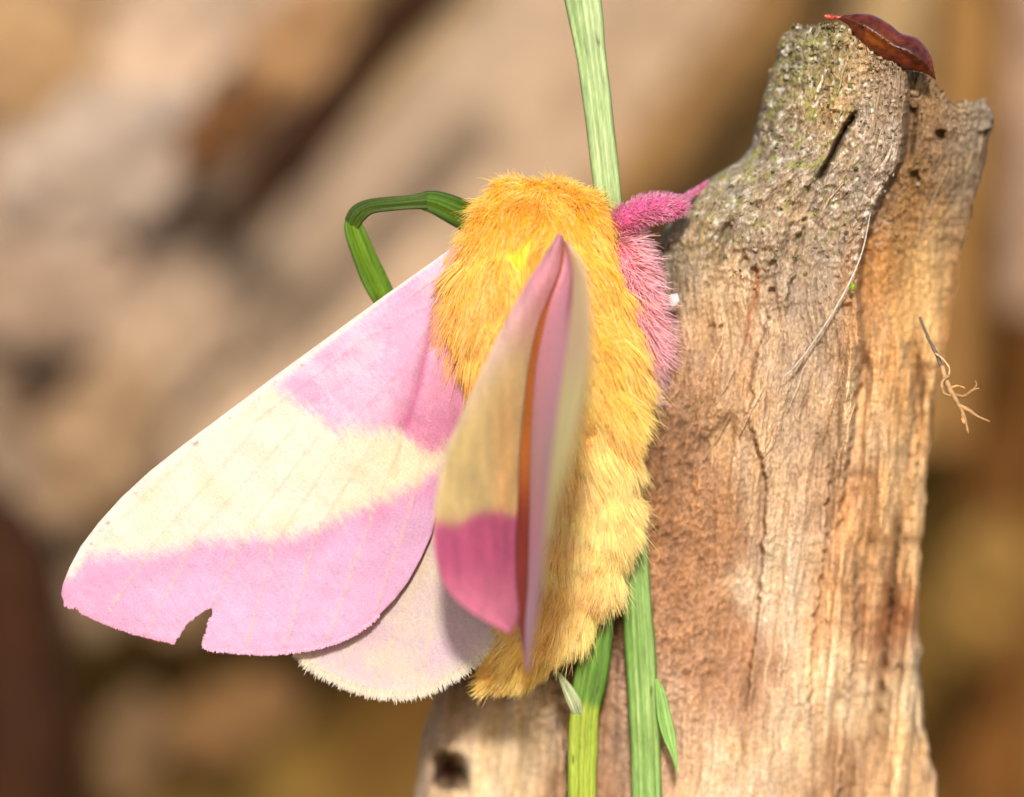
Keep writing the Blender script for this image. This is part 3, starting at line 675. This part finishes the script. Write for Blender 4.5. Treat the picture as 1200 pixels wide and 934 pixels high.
def hair_curves(name, roots, dirs, tips, length, radius, col, parent, mat=None, npt=6, curl=.12, label=None):
    """roots (N,3); dirs the start direction; tips the direction the hair bends to"""
    N = len(roots); t = np.linspace(0, 1, npt)
    L = length[:, None, None]
    d = dirs[:, None] * (1 - t)[None, :, None] + tips[:, None] * t[None, :, None]
    d /= np.linalg.norm(d, axis=2)[..., None] + 1e-9
    step = np.concatenate([np.zeros((N, 1, 3)), (d[:, :-1] + d[:, 1:]) / 2 * L / (npt - 1)], 1)
    pos = roots[:, None] + np.cumsum(step, 1)
    hc = bpy.data.hair_curves.new(name)
    hc.add_curves([npt] * N)
    hc.position_data.foreach_set("vector", pos.astype(np.float32).ravel())
    rad = (radius[:, None] * (1 - t[None] ** 1.6 * .85)).astype(np.float32)
    ra = hc.attributes.get("radius") or hc.attributes.new("radius", 'FLOAT', 'POINT')
    ra.data.foreach_set("value", rad.ravel())
    cc = np.ones((N, npt, 4), np.float32)
    root = col * np.array([.95, .84, .70]); cc[..., :3] = np.clip(root[:, None] + (col - root)[:, None] * (t[None, :, None] ** .6), 0, 1)
    at = hc.attributes.new("tint", 'FLOAT_COLOR', 'POINT'); at.data.foreach_set("color", cc.ravel())
    hc.materials.append(mat or M_fur)
    o = bpy.data.objects.new(name, hc); scn.collection.objects.link(o)
    o["kind"] = "stuff"
    if label: o["label"] = label
    adopt(parent, o)
    return o
def build_body():
    nth = 96
    s = np.linspace(0, BL, BN); th = np.linspace(0, 2 * np.pi, nth, endpoint=False)
    Sg, Tg = np.meshgrid(s, th, indexing='ij')
    p, n, T = body_point(Sg, Tg)
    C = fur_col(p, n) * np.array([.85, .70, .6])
    V = p.reshape(-1, 3); n0 = len(V); V = np.vstack([V, Bc[:1], Bc[-1:]])
    F = grid_faces(BN, nth, True).tolist() + [[(k + 1) % nth, k, n0] for k in range(nth)] + [[(BN - 1) * nth + k, (BN - 1) * nth + (k + 1) % nth, n0 + 1] for k in range(nth)]
    o = make_mesh("body", V, F, M_body, cols=np.vstack([C.reshape(-1, 3), C[0, :1], C[-1, :1]])); adopt(moth, o)
    # fur
    Nh = 250000
    ss = rng.uniform(0, BL, Nh * 3); keep = rng.uniform(0, 1, len(ss)) < np.interp(ss, Bs, Br) / 1.05 + .12
    ss = ss[keep][:Nh]; tt = rng.uniform(0, 2 * np.pi, len(ss))
    p, n, T = body_point(ss, tt)
    back = n[:, 1] > .55; sel = ~back | (rng.uniform(size=len(ss)) < .25)
    ss, tt, p, n, T = ss[sel], tt[sel], p[sel], n[sel], T[sel]
    # clumps: hairs share a direction with their neighbours
    f1 = np.stack([fbm(p * 2.6 + q * 19.7, 2) for q in range(3)], 1); f2 = np.stack([fbm(p * 8.0 + q * 7.7, 2) for q in range(3)], 1)
    side = np.cross(n, T)
    lift = np.interp(ss, [0, .25, .8, 2.2, 3.0, BL], [.66, .45, .22, .18, .26, .28])
    cl = np.interp(ss, [0, 2.0, 2.8, BL], [.85, 1.0, .95, .8])[:, None]; f1 = f1 * cl; f2 = f2 * cl
    d0 = n * (lift * 1.5)[:, None] + T * 1.0 + f1 * .9 + f2 * .7 + rng.normal(size=p.shape) * .16
    d1 = n * (lift * .55)[:, None] + T * 1.1 + f1 * 1.0 + f2 * .8 + rng.normal(size=p.shape) * .16
    # fur on the head sweeps up and out over its edge
    hd = np.exp(-(ss / .35) ** 2)[:, None]
    d0 += hd * (n * .9 - T * .7); d1 += hd * (n * .5 - T * .3)
    px, py = px_of(p)
    L = np.interp(ss, [0, .3, 1.0, 2.2, 2.9, BL - .4, BL], [.24, .32, .46, .50, .40, .36, .26]) * (1 + .35 * fbm(p * 3, 2)) * rng.uniform(.65, 1.15, len(ss))
    z = (ss - 2.35) / .56; L *= np.where(ss > 2.2, 1 + .25 * np.exp(-((z - np.round(z) + .25) / .2) ** 2), 1)
    L *= np.where(rng.uniform(size=len(ss)) < .03, np.where(ss < BL - .8, 1.35, 1), 1)
    edge = np.abs(n[:, 1]) < .45
    L *= np.where(edge & (ss > 2.4), .72, 1)
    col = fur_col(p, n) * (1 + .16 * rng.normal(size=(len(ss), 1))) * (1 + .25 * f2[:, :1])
    band = (np.exp(-((z - np.round(z) + .02 + .12 * f1[:, 0]) / .12) ** 2) * (ss > 2.4) * (ss < BL - .5) * sstep(-.3, .2, f1[:, 1]))[:, None]
    col = col + (lin((236, 160, 30)) - col) * band * .6
    dark = rng.uniform(size=len(ss)) < .02
    col[dark] = col[dark] * np.array([.72, .5, .3])
    pale = rng.uniform(size=len(ss)) < .12
    col[pale] = col[pale] * .35 + lin((255, 238, 190)) * .65
    col = np.clip(col, 0, .97)
    norm = lambda v: v / (np.linalg.norm(v, axis=1)[:, None] + 1e-9)
    hair_curves("fur", p - n * .02, norm(d0), norm(d1), L, np.full(len(ss), .0050) * rng.uniform(.7, 1.2, len(ss)), col, moth)
build_body()

# --- legs
def leg(path, col, hairs, L, lean, label, seed, colh=None, rad=.007):
    o = tube("leg", [W(*r) for r in path], M_body, lin(col), nseg=60, nc=18, rough=.02, freq=6, colvar=.15, seed=seed)
    o["label"] = label; adopt(moth, o)
    p = smooth_path([W(*r) for r in path], 200)
    k = rng.integers(0, 199, hairs); th = rng.uniform(0, 2 * np.pi, hairs)
    c = p[k, :3]; r = p[k, 3]; T = p[k + 1, :3] - p[k, :3]; T /= np.linalg.norm(T, axis=1)[:, None]
    S = np.cross(T, np.array([0, 1., 0])); S /= np.linalg.norm(S, axis=1)[:, None]; U = np.cross(S, T)
    n = np.cos(th)[:, None] * S + np.sin(th)[:, None] * U
    roots = c + n * (r * .95)[:, None]
    f = np.stack([fbm(roots * 6 + q * 9, 2) for q in range(3)], 1)
    d0 = n * .9 + T * .6 + f * .7 + rng.normal(size=n.shape) * .35
    d1 = n * .45 + T * .7 + np.array(lean) + f * 1.3 + rng.normal(size=n.shape) * .4
    cl = lin(colh or col)
    col_ = np.clip(cl * (1 + .2 * rng.normal(size=(hairs, 1))) + .18 * rng.uniform(size=(hairs, 1)) ** 3, 0, 1)
    scale = np.interp(k, [0, 199], L)
    hair_curves("leg_fur", roots, d0 / np.linalg.norm(d0, axis=1)[:, None], d1 / np.linalg.norm(d1, axis=1)[:, None], scale * rng.uniform(.5, 1.1, hairs), np.full(hairs, rad), col_, o)
leg([(708, 290, .5, 11), (722, 266, .15, 13), (742, 252, -.02, 14), (762, 245, -.05, 14.5), (782, 243, -.03, 13), (796, 241, .02, 9), (803, 236, .1, 4)], (176, 72, 118), 3400, [.15, .07], (.1, 0, -.1), "pink furry foreleg reaching over the stump's shoulder", 3, (200, 104, 152), .006)
leg([(790, 238, .3, 5), (804, 232, .5, 3.4), (818, 222, .75, 3), (831, 213, .9, 2.0)], (160, 60, 108), 500, [.06, .03], (0, 0, 0), "thin pink foreleg tip lying along the stump's edge", 4, (186, 84, 138))
leg([(716, 280, .35, 15), (732, 300, .2, 16), (742, 330, .15, 14), (750, 362, .2, 12), (757, 392, .3, 10), (758, 420, .4, 7)], (186, 92, 108), 2600, [.34, .42], (.5, 0, -.2), "fluffy pink middle leg pressed between body and stump", 5, (232, 172, 188), .006)
leg([(742, 380, .45, 10), (750, 410, .4, 10), (754, 440, .45, 8), (752, 465, .5, 5)], (190, 130, 120), 1800, [.28, .34], (.45, 0, -.3), "pale pink rear leg tuft beside the abdomen", 6, (224, 184, 186), .006)

# --- wings spread to the left
def wing(name, outline, depth, colour, step=2.2, label=None, thick=.012):
    """outline in photo pixels; depth(px,py), colour(px,py) are arrays"""
    o = np.array(outline, float)
    # resample the outline
    cl = np.vstack([o, o[:1]]); s = np.concatenate([[0], np.cumsum(np.linalg.norm(np.diff(cl, axis=0), axis=1))])
    n = int(s[-1] / step); ss = np.linspace(0, s[-1], n, endpoint=False)
    b = np.stack([np.interp(ss, s, cl[:, j]) for j in range(2)], 1)
    gx, gy = np.meshgrid(np.arange(o[:, 0].min(), o[:, 0].max(), step), np.arange(o[:, 1].min(), o[:, 1].max(), step))
    g = np.stack([gx.ravel(), gy.ravel()], 1) + rng.uniform(-.3, .3, (gx.size, 2))
    # inside test
    ins = np.zeros(len(g), bool); j = n - 1
    for i in range(n):
        c = ((b[i, 1] > g[:, 1]) != (b[j, 1] > g[:, 1]))
        xx = (b[j, 0] - b[i, 0]) * (g[:, 1] - b[i, 1]) / (b[j, 1] - b[i, 1] + 1e-12) + b[i, 0]
        ins ^= c & (g[:, 0] < xx); j = i
    g = g[ins]
    d = np.full(len(g), 1e9)
    for q in b: d = np.minimum(d, np.hypot(g[:, 0] - q[0], g[:, 1] - q[1]))
    g = g[d > step * .6]
    pts = np.vstack([b, g])
    r = delaunay_2d_cdt([Vector(p) for p in pts.tolist()], [(i, (i + 1) % n) for i in range(n)], [], 1, 1e-5)
    pv = np.array([v[:] for v in r[0]]); F = [list(f)[::-1] for f in r[2]]
    px, py = pv[:, 0], pv[:, 1]; y = depth(px, py); k = (D + y) / D
    V = N3((px - 600) / 100 * k, y, (467 - py) / 100 * k)
    w = make_mesh(name, V, F, M_wing, cols=colour(px, py))
    md = w.modifiers.new("thick", 'SOLIDIFY'); md.thickness = thick; md.offset = 1
    if label: w["label"] = label
    adopt(moth, w)
    return w
FW = [(548, 284), (530, 290), (495, 315), (450, 347), (390, 391), (330, 435), (270, 480), (215, 521), (175, 553), (142, 583), (115, 613), (95, 640), (82, 664), (74, 684), (72, 696), (75, 706), (82, 711), (90, 711), (98, 718), (120, 728), (150, 739), (180, 747), (206, 753), (212, 743), (220, 731), (232, 722), (248, 712), (247, 724), (243, 742), (239, 758), (260, 763), (290, 765), (320, 766), (350, 763), (380, 757), (405, 748), (425, 737), (445, 720), (462, 703), (478, 682), (493, 655), (505, 628), (515, 590), (530, 540), (545, 490), (560, 440), (575, 380), (570, 310)]
rngo = np.random.default_rng(3)
def jagged(outline, lo, hi, amp):
    """tiny uneven scallops of scales along the margin between two indices"""
    out = []
    for i, p in enumerate(outline):
        out.append(p)
        if lo <= i < hi:
            a, b = np.array(p, float), np.array(outline[i + 1], float); L = np.linalg.norm(b - a); m = max(2, int(L / 3.2)); nrm = np.array([b[1] - a[1], a[0] - b[0]]) / L
            for k in range(1, m):
                q = a + (b - a) * k / m + nrm * rngo.uniform(-amp, amp); out.append(tuple(q))
    return out
VEINS = [[(262, 492), (150, 600), (90, 665)], [(300, 500), (190, 625), (128, 715)], [(345, 500), (235, 620), (172, 740)], [(372, 510), (290, 620), (252, 705)], [(405, 508), (320, 640), (288, 760)],
         [(440, 512), (372, 620), (335, 755)], [(470, 515), (430, 620), (385, 748)], [(505, 480), (480, 600), (440, 715)], [(525, 345), (420, 400), (300, 492)], [(520, 350), (470, 430), (400, 505)]]
def fw_depth(px, py):
    y = -.16 + .10 * np.sin((px - 80) / 460 * np.pi) * -1.2 + .0006 * (520 - px) * .6
    y = y + .06 * fbm(N3(px * .01, py * .01, 3), 2) + .035 * fbm(N3(px * .022, py * .022, 31), 3) + .014 * fbm(N3((px * .78 - py * .62) * .07, (px * .62 + py * .78) * .015, 12), 3)
    for v in VEINS:
        d, t = seg_dist(px, py, v); y = y - .009 * np.exp(-(d / 2.4) ** 2)
    d, t = seg_dist(px, py, [(516, 338), (505, 390), (490, 455), (474, 500), (468, 560)]); y = y + .07 * np.exp(-(d / 6.5) ** 2) * (1 - t * .6)
    d, t = seg_dist(px, py, [(530, 290), (330, 435), (175, 553), (95, 640)]); y = y + .05 * np.exp(-(d / 8) ** 2)
    y = y + .20 * sstep(500, 560, px)
    return y
def pline(px, pts): return np.interp(px, [p[0] for p in pts], [p[1] for p in pts])
def wing_cols(px, py):
    pink, pinkd, pinkl, cream, creamy, lil = lin((240, 178, 212)), lin((226, 122, 162)), lin((250, 208, 228)), lin((249, 240, 220)), lin((247, 228, 176)), lin((232, 184, 222))
    # noise stretched along the veins
    a = (px * .62 + py * .78); b = (px * .78 - py * .62)
    jag = 11 * fbm(N3(b * .07, a * .02, 1), 3) + 9 * perlin(N3(b * .22, a * .05, 3)) + 7 * perlin(N3(b * .6, a * .15, 7))
    fine = fbm(N3(b * .30, a * .08, 5), 3); mot = fbm(N3(px * .02, py * .02, 8), 3); speck = fbm(N3(px * .35, py * .35, 9), 2)
    b1 = pline(px, [(200, 360), (315, 452), (345, 470), (372, 487), (392, 503), (440, 504), (470, 506), (488, 522), (505, 530), (540, 520)])
    b2 = pline(px, [(60, 668), (84, 662), (110, 650), (150, 650), (190, 645), (230, 634), (290, 630), (335, 629), (375, 620), (405, 605), (440, 588), (480, 572), (505, 556), (540, 530)])
    k1 = 1 - sstep(-16, 15, py + jag - b1)
    k2 = sstep(-13, 17, py + jag * .8 - b2)
    c = np.broadcast_to(cream, (len(px), 3)).copy()
    kk = sstep(330, 500, px)[:, None]; c = c + (creamy - c) * kk * .6
    c = c + (creamy - c) * (sstep(-.1, .5, mot) * .35)[:, None]
    p1 = pink + (pinkl - pink) * sstep(-.2, .4, mot + .3 * fine)[:, None]
    p1 = p1 + (pinkd - p1) * (np.clip(sstep(455, 520, px + .25 * (py - 400)) * .85 + .35 * np.exp(-((py - b1 + 16) / 18) ** 2) * sstep(380, 460, px), 0, 1) * sstep(380, 470, py))[:, None]
    p2 = lil + (pink - lil) * .6
    p2 = p2 + (lin((226, 130, 178)) - p2) * (np.exp(-((py - b2 - 10) / 24) ** 2) * (.30 + .5 * sstep(330, 480, px)))[:, None]
    p2 = p2 + (lin((240, 160, 200)) - p2) * (1 - sstep(80, 220, px))[:, None] * .7
    p2 = p2 + (lin((240, 196, 230)) - p2) * sstep(-.1, .4, mot)[:, None] * .5
    p2 = p2 + (lin((222, 138, 180)) - p2) * (sstep(395, 470, px) * (.4 + .5 * fine))[:, None] * .8
    c = c + (p1 - c) * k1[:, None]; c = c + (p2 - c) * k2[:, None]
    pk = np.clip(k1 + k2, 0, 1)[:, None]; c = c + (lin((250, 222, 234)) - c) * pk * .18
    # fold line, the crease's shade painted dark pink
    d, t = seg_dist(px, py, [(513, 345), (505, 390), (490, 455), (476, 500)]); c = c + (lin((205, 92, 136)) - c) * (np.exp(-(d / 4) ** 2) * .6)[:, None]
    for v in VEINS:
        d, t = seg_dist(px + 1.5 * perlin(N3(px * .05, py * .05, 4)), py, v); c = c + (lin((248, 212, 170)) - c) * (np.exp(-(d / 2.0) ** 2) * (.28 + .9 * fine) * np.where(k1 > .5, .15, 1))[:, None].clip(0, 1)
    d, t = seg_dist(px, py, [(530, 290), (450, 347), (330, 435), (215, 521), (142, 583), (95, 640), (78, 670)])
    c = c + (lin((252, 240, 226)) - c) * (1 - sstep(np.interp(px, [330, 470, 540], [5, 2.2, .5]), np.interp(px, [330, 470, 540], [15, 6, 2.5]), d))[:, None] * .85
    c = c + (lin((190, 130, 90)) - c) * (np.exp(-((d - 8) / 2.5) ** 2) * sstep(.25, .5, fbm(N3(px * .12, py * .12, 2), 2)))[:, None] * .7
    c = c * (1 + .10 * fine + .10 * speck)[:, None]
    return c * np.array([.68, .68, .69])
def build_left_wings():
    wing("forewing", jagged(FW, 15, 36, 2.0), fw_depth, wing_cols, label="large pink and cream forewing with a notch in its outer edge", step=2.0)
    HW = [(350, 758), (362, 776), (385, 790), (410, 801), (435, 809), (458, 812), (482, 811), (505, 804), (527, 792), (548, 779), (566, 765), (580, 750), (592, 732), (600, 710), (610, 640), (600, 560), (560, 500), (500, 540), (450, 640), (390, 720)]
    def hd(px, py):
        y = .02 + .05 * np.sin(px * .02) + .05 * fbm(N3(px * .012, py * .012, 7), 2)
        for v in [[(520, 600), (440, 800)], [(535, 600), (490, 805)], [(545, 600), (540, 785)], [(505, 610), (400, 780)]]:
            d, t = seg_dist(px, py, v); y = y - .012 * np.exp(-(d / 3) ** 2)
        return y
    def hcol(px, py):
        a = (px * .35 + py * .94); b = (px * .94 - py * .35)
        fine = fbm(N3(b * .3, a * .07, 15), 3); mot = fbm(N3(px * .02, py * .02, 18), 3)
        c = lin((238, 214, 218)) + (lin((240, 228, 206)) - lin((238, 214, 218))) * sstep(-.3, .4, mot + .5 * fine)[:, None]
        up = (sstep(720, 620, py) * sstep(520, 480, px) * 0)[:, None]
        c = c + (lin((240, 220, 186)) - c) * (sstep(740, 650, py) * np.exp(-((px - 490) / 26) ** 2))[:, None] * .7
        c = c + (lin((236, 200, 214)) - c) * (sstep(490, 560, px) * .6 + .3 * np.exp(-(((px - 455) / 40) ** 2 + ((py - 745) / 30) ** 2)))[:, None]
        ed = np.min([np.hypot(px - q[0], py - q[1]) for q in smooth_path([p + (0,) for p in HW[:13]], 60)], axis=0)
        c = c + (lin((246, 236, 218)) - c) * (1 - sstep(3, 22, ed))[:, None] * .55
        for v in [[(520, 600), (440, 800)], [(535, 600), (490, 805)], [(505, 610), (400, 780)]]:
            d, t = seg_dist(px, py, v); c = c + (lin((246, 226, 190)) - c) * (np.exp(-(d / 2) ** 2) * .5)[:, None]
        return c * (1 + .10 * fine)[:, None] * np.array([.66, .63, .65])
    wing("hindwing", jagged(HW, 1, 12, 1.6), hd, hcol, label="pale rounded hindwing with a frayed cream fringe", step=2.2)
    # fringe scales: short hairs standing off the margins
    def fringe(outline, depthf, n, L, col, rad, out_sign, name="fringe", parts=None):
        p = smooth_path([q + (0,) for q in outline], 600)[:, :2]
        k = rng.integers(1, 598, n); t = p[k + 1] - p[k - 1]; t /= np.linalg.norm(t, axis=1)[:, None]
        nrm = np.stack([-t[:, 1], t[:, 0]], 1) * out_sign
        b = p[k] - nrm * rng.uniform(0, 3.5, n)[:, None]
        y = depthf(b[:, 0], b[:, 1]) - .012
        root = N3((b[:, 0] - 600) / 100 * (D + y) / D, y, (467 - b[:, 1]) / 100 * (D + y) / D)
        d = N3(nrm[:, 0], rng.normal(0, .10, n), -nrm[:, 1]) + np.stack([rng.normal(0, .16, n), np.zeros(n), rng.normal(0, .16, n)], 1)
        cl = perlin(N3(k * .11, 0, 0)) * .5
        d[:, 0] += cl * t[:, 0]; d[:, 2] -= cl * t[:, 1]
        d /= np.linalg.norm(d, axis=1)[:, None]
        c = np.clip(lin(col) * (1 + .08 * rng.normal(size=(n, 1))), 0, 1)
        hair_curves(name, root, d, d + np.array([0, 0, -.15]), L * rng.uniform(.5, 1.15, n) * (1 + .5 * perlin(N3(k * .25, 3, 0))), np.full(n, rad), c, moth, npt=4)
    fringe(HW[:13], hd, 2200, .11, (214, 204, 188), .008, 1)
    fringe(FW[15:23], fw_depth, 1200, .035, (232, 150, 190), .007, 1)
    fringe(FW[27:38], fw_depth, 1900, .035, (238, 170, 206), .007, 1)
build_left_wings()
def wing_root_hair():
    n = 1500
    t = rng.uniform(0, 1, n); px = 538 - 14 * np.sin(t * 3) + rng.normal(0, 3, n) - 4; py = 288 + 150 * t
    y = fw_depth(px, py) - .02
    root = N3((px - 600) / 100 * (D + y) / D, y, (467 - py) / 100 * (D + y) / D)
    d = np.stack([-.6 + rng.normal(0, .25, n), -.25 + rng.normal(0, .1, n), -.8 + rng.normal(0, .2, n)], 1)
    c = np.where((rng.uniform(size=(n, 1)) < .55), lin((236, 176, 60)), lin((226, 160, 190))) * rng.uniform(.8, 1, (n, 1))
    hair_curves("wing_root_scales", root, d / np.linalg.norm(d, axis=1)[:, None], d + np.array([0, .2, -.4]), rng.uniform(.10, .30, n), np.full(n, .005), c, moth, npt=4)
wing_root_hair()

# --- wings raised on the right, seen nearly edge-on
def panel_rows(L, Rr, n=90):
    l = smooth_path(L, n); r = smooth_path(Rr, n); return l, r
def build_right_wings():
    n = 110; m = 34; q = np.linspace(0, 1, m)
    A_L = [(655, 274, -1.0), (640, 298, -1.25), (612, 342, -1.55), (585, 392, -1.85), (562, 440, -2.1), (540, 487, -2.3), (522, 532, -2.4), (511, 580, -2.5), (508, 622, -2.5), (511, 655, -2.5), (522, 688, -2.45), (548, 715, -2.4), (575, 731, -2.3), (594, 741, -2.2)]
    A_R = [(659, 276, -1.0), (654, 318, -1.3), (641, 350, -1.42), (628, 385, -1.48), (619, 430, -1.5), (613, 480, -1.5), (609, 530, -1.5), (606, 600, -1.55), (604, 650, -1.6), (605, 690, -1.7), (607, 722, -1.9), (599, 741, -2.15)]
    def surf(L, Rr, bulge):
        l, r = smooth_path(L, n), smooth_path(Rr, n)
        p = l[:, None] + (r - l)[:, None] * q[None, :, None]
        p[..., 2] += bulge * np.sin(q * np.pi)[None]
        return p
    def world(p):
        k = (D + p[..., 2]) / D; return N3((p[..., 0] - 600) / 100 * k, p[..., 2], (467 - p[..., 1]) / 100 * k)
    A = surf(A_L, A_R, -.10)
    px, py = A[..., 0], A[..., 1]
    stretch = fbm(N3(px * .10, py * .015, 3), 3)
    cream = lin((226, 206, 150)); c = np.broadcast_to(cream, A.shape).copy()
    c = c + (lin((218, 190, 190)) - c) * (1 - sstep(400, 500, py + 1.2 * (px - 560)))[..., None] * .85
    c = c + (lin((222, 160, 172)) - c) * (1 - sstep(320, 430, py))[..., None] * .9
    c = c + (lin((240, 200, 130)) - c) * (np.exp(-((px - 592) / 14) ** 2) * sstep(430, 500, py))[..., None] * .6
    bl = np.interp(px, [508, 540, 552, 568, 580, 606], [612, 614, 605, 599, 600, 606])
    k = sstep(-11, 9, py - bl + 7 * stretch + 5 * perlin(N3(px * .3, py * .08, 2)))[..., None]
    mg = lin((208, 108, 148)) + (lin((224, 140, 166)) - lin((208, 108, 148))) * sstep(640, 730, py)[..., None]
    c = c + (mg - c) * k
    lt = (np.exp(-(q / .05) ** 2)[None] * (1 - k[..., 0]) * .5)[..., None]; c = c + (lin((236, 222, 196)) - c) * lt
    c = c * (1 + .30 * stretch + .14 * fbm(N3(px * .5, py * .12, 9), 2))[..., None] * .90
    o = make_mesh("forewing", world(A).reshape(-1, 3), grid_faces(n, m), M_wing_raised, cols=c.reshape(-1, 3))
    o["label"] = "raised right forewing seen at a slant, cream with a magenta tip"; o.modifiers.new("thick", 'SOLIDIFY').thickness = .012; adopt(moth, o)
    # the folded hindwing: inner face painted orange for the fold's shade, pink outer face, pale edge
    O_L = [(659, 278, -.98), (654, 320, -1.27), (640, 352, -1.38), (626, 387, -1.43), (617, 432, -1.45), (611, 482, -1.45), (606, 532, -1.45), (603, 602, -1.5), (601, 652, -1.55), (602, 692, -1.65), (604, 715, -1.8), (606, 730, -1.95)]
    V0 = [(661, 282, -.98), (657, 318, -1.22), (646, 350, -1.3), (636, 390, -1.32), (628, 432, -1.34), (624, 482, -1.34), (622, 532, -1.34), (621, 602, -1.36), (620, 652, -1.4), (619, 692, -1.5), (616, 735, -1.8), (616, 780, -2.1)]
    B_R = [(664, 284, -1.0), (672, 318, -1.5), (671, 350, -1.9), (667, 390, -2.3), (660, 440, -2.7), (653, 490, -3.0), (647, 540, -3.2), (641, 600, -3.2), (635, 655, -3.2), (629, 705, -3.1), (622, 755, -2.9), (617, 790, -2.6)]
    C_R = [(668, 284, -1.0), (684, 310, -2.0), (692, 350, -3.2), (693, 400, -4.4), (688, 450, -5.4), (678, 500, -6.0), (666, 545, -6.2), (652, 590, -5.8), (641, 640, -5.0), (632, 700, -4.2), (624, 750, -3.4), (618, 791, -2.6)]
    S1, S2, S3 = surf(O_L, V0, .0), surf(V0, B_R, .12), surf(B_R, C_R, -.12)
    H = np.concatenate([S1, S2[:, 1:], S3[:, 1:]], 1)
    f1 = fbm(N3(S1[..., 0] * .1, S1[..., 1] * .01, 6), 2)[..., None]
    red = sstep(520, 620, S1[..., 1])[..., None]
    c1 = lin((206, 128, 56)) + (lin((160, 70, 56)) - lin((206, 128, 56))) * red; c1 = c1 * (1 + .2 * f1)
    py2 = S2[..., 1]; c2 = lin((250, 184, 200)) + (lin((244, 206, 220)) - lin((250, 184, 200))) * sstep(560, 720, py2)[..., None]
    c2 = c2 + (lin((236, 200, 200)) - c2) * np.exp(-((py2 - 540) / 60) ** 2)[..., None] * .7
    c2 = c2 + (lin((206, 84, 96)) - c2) * (np.exp(-((py2 - 345) / 30) ** 2) * sstep(.7, .95, q)[None])[..., None] * .9
    py3 = S3[..., 1]; c3 = lin((250, 222, 170)) + (lin((255, 238, 170)) - lin((250, 222, 170))) * sstep(400, 480, py3)[..., None]
    c3 = c3 + (lin((236, 190, 200)) - c3) * sstep(600, 700, py3)[..., None]
    c = np.concatenate([c1, c2[:, 1:], c3[:, 1:] * 1.15], 1) * .82
    o = make_mesh("hindwing", world(H).reshape(-1, 3), grid_faces(n, H.shape[1]), M_wing_raised, cols=c.reshape(-1, 3))
    o["label"] = "raised right hindwing folded into pink and pale faces, its shaded fold painted orange"; o.modifiers.new("thick", 'SOLIDIFY').thickness = .01; adopt(moth, o)
build_right_wings()
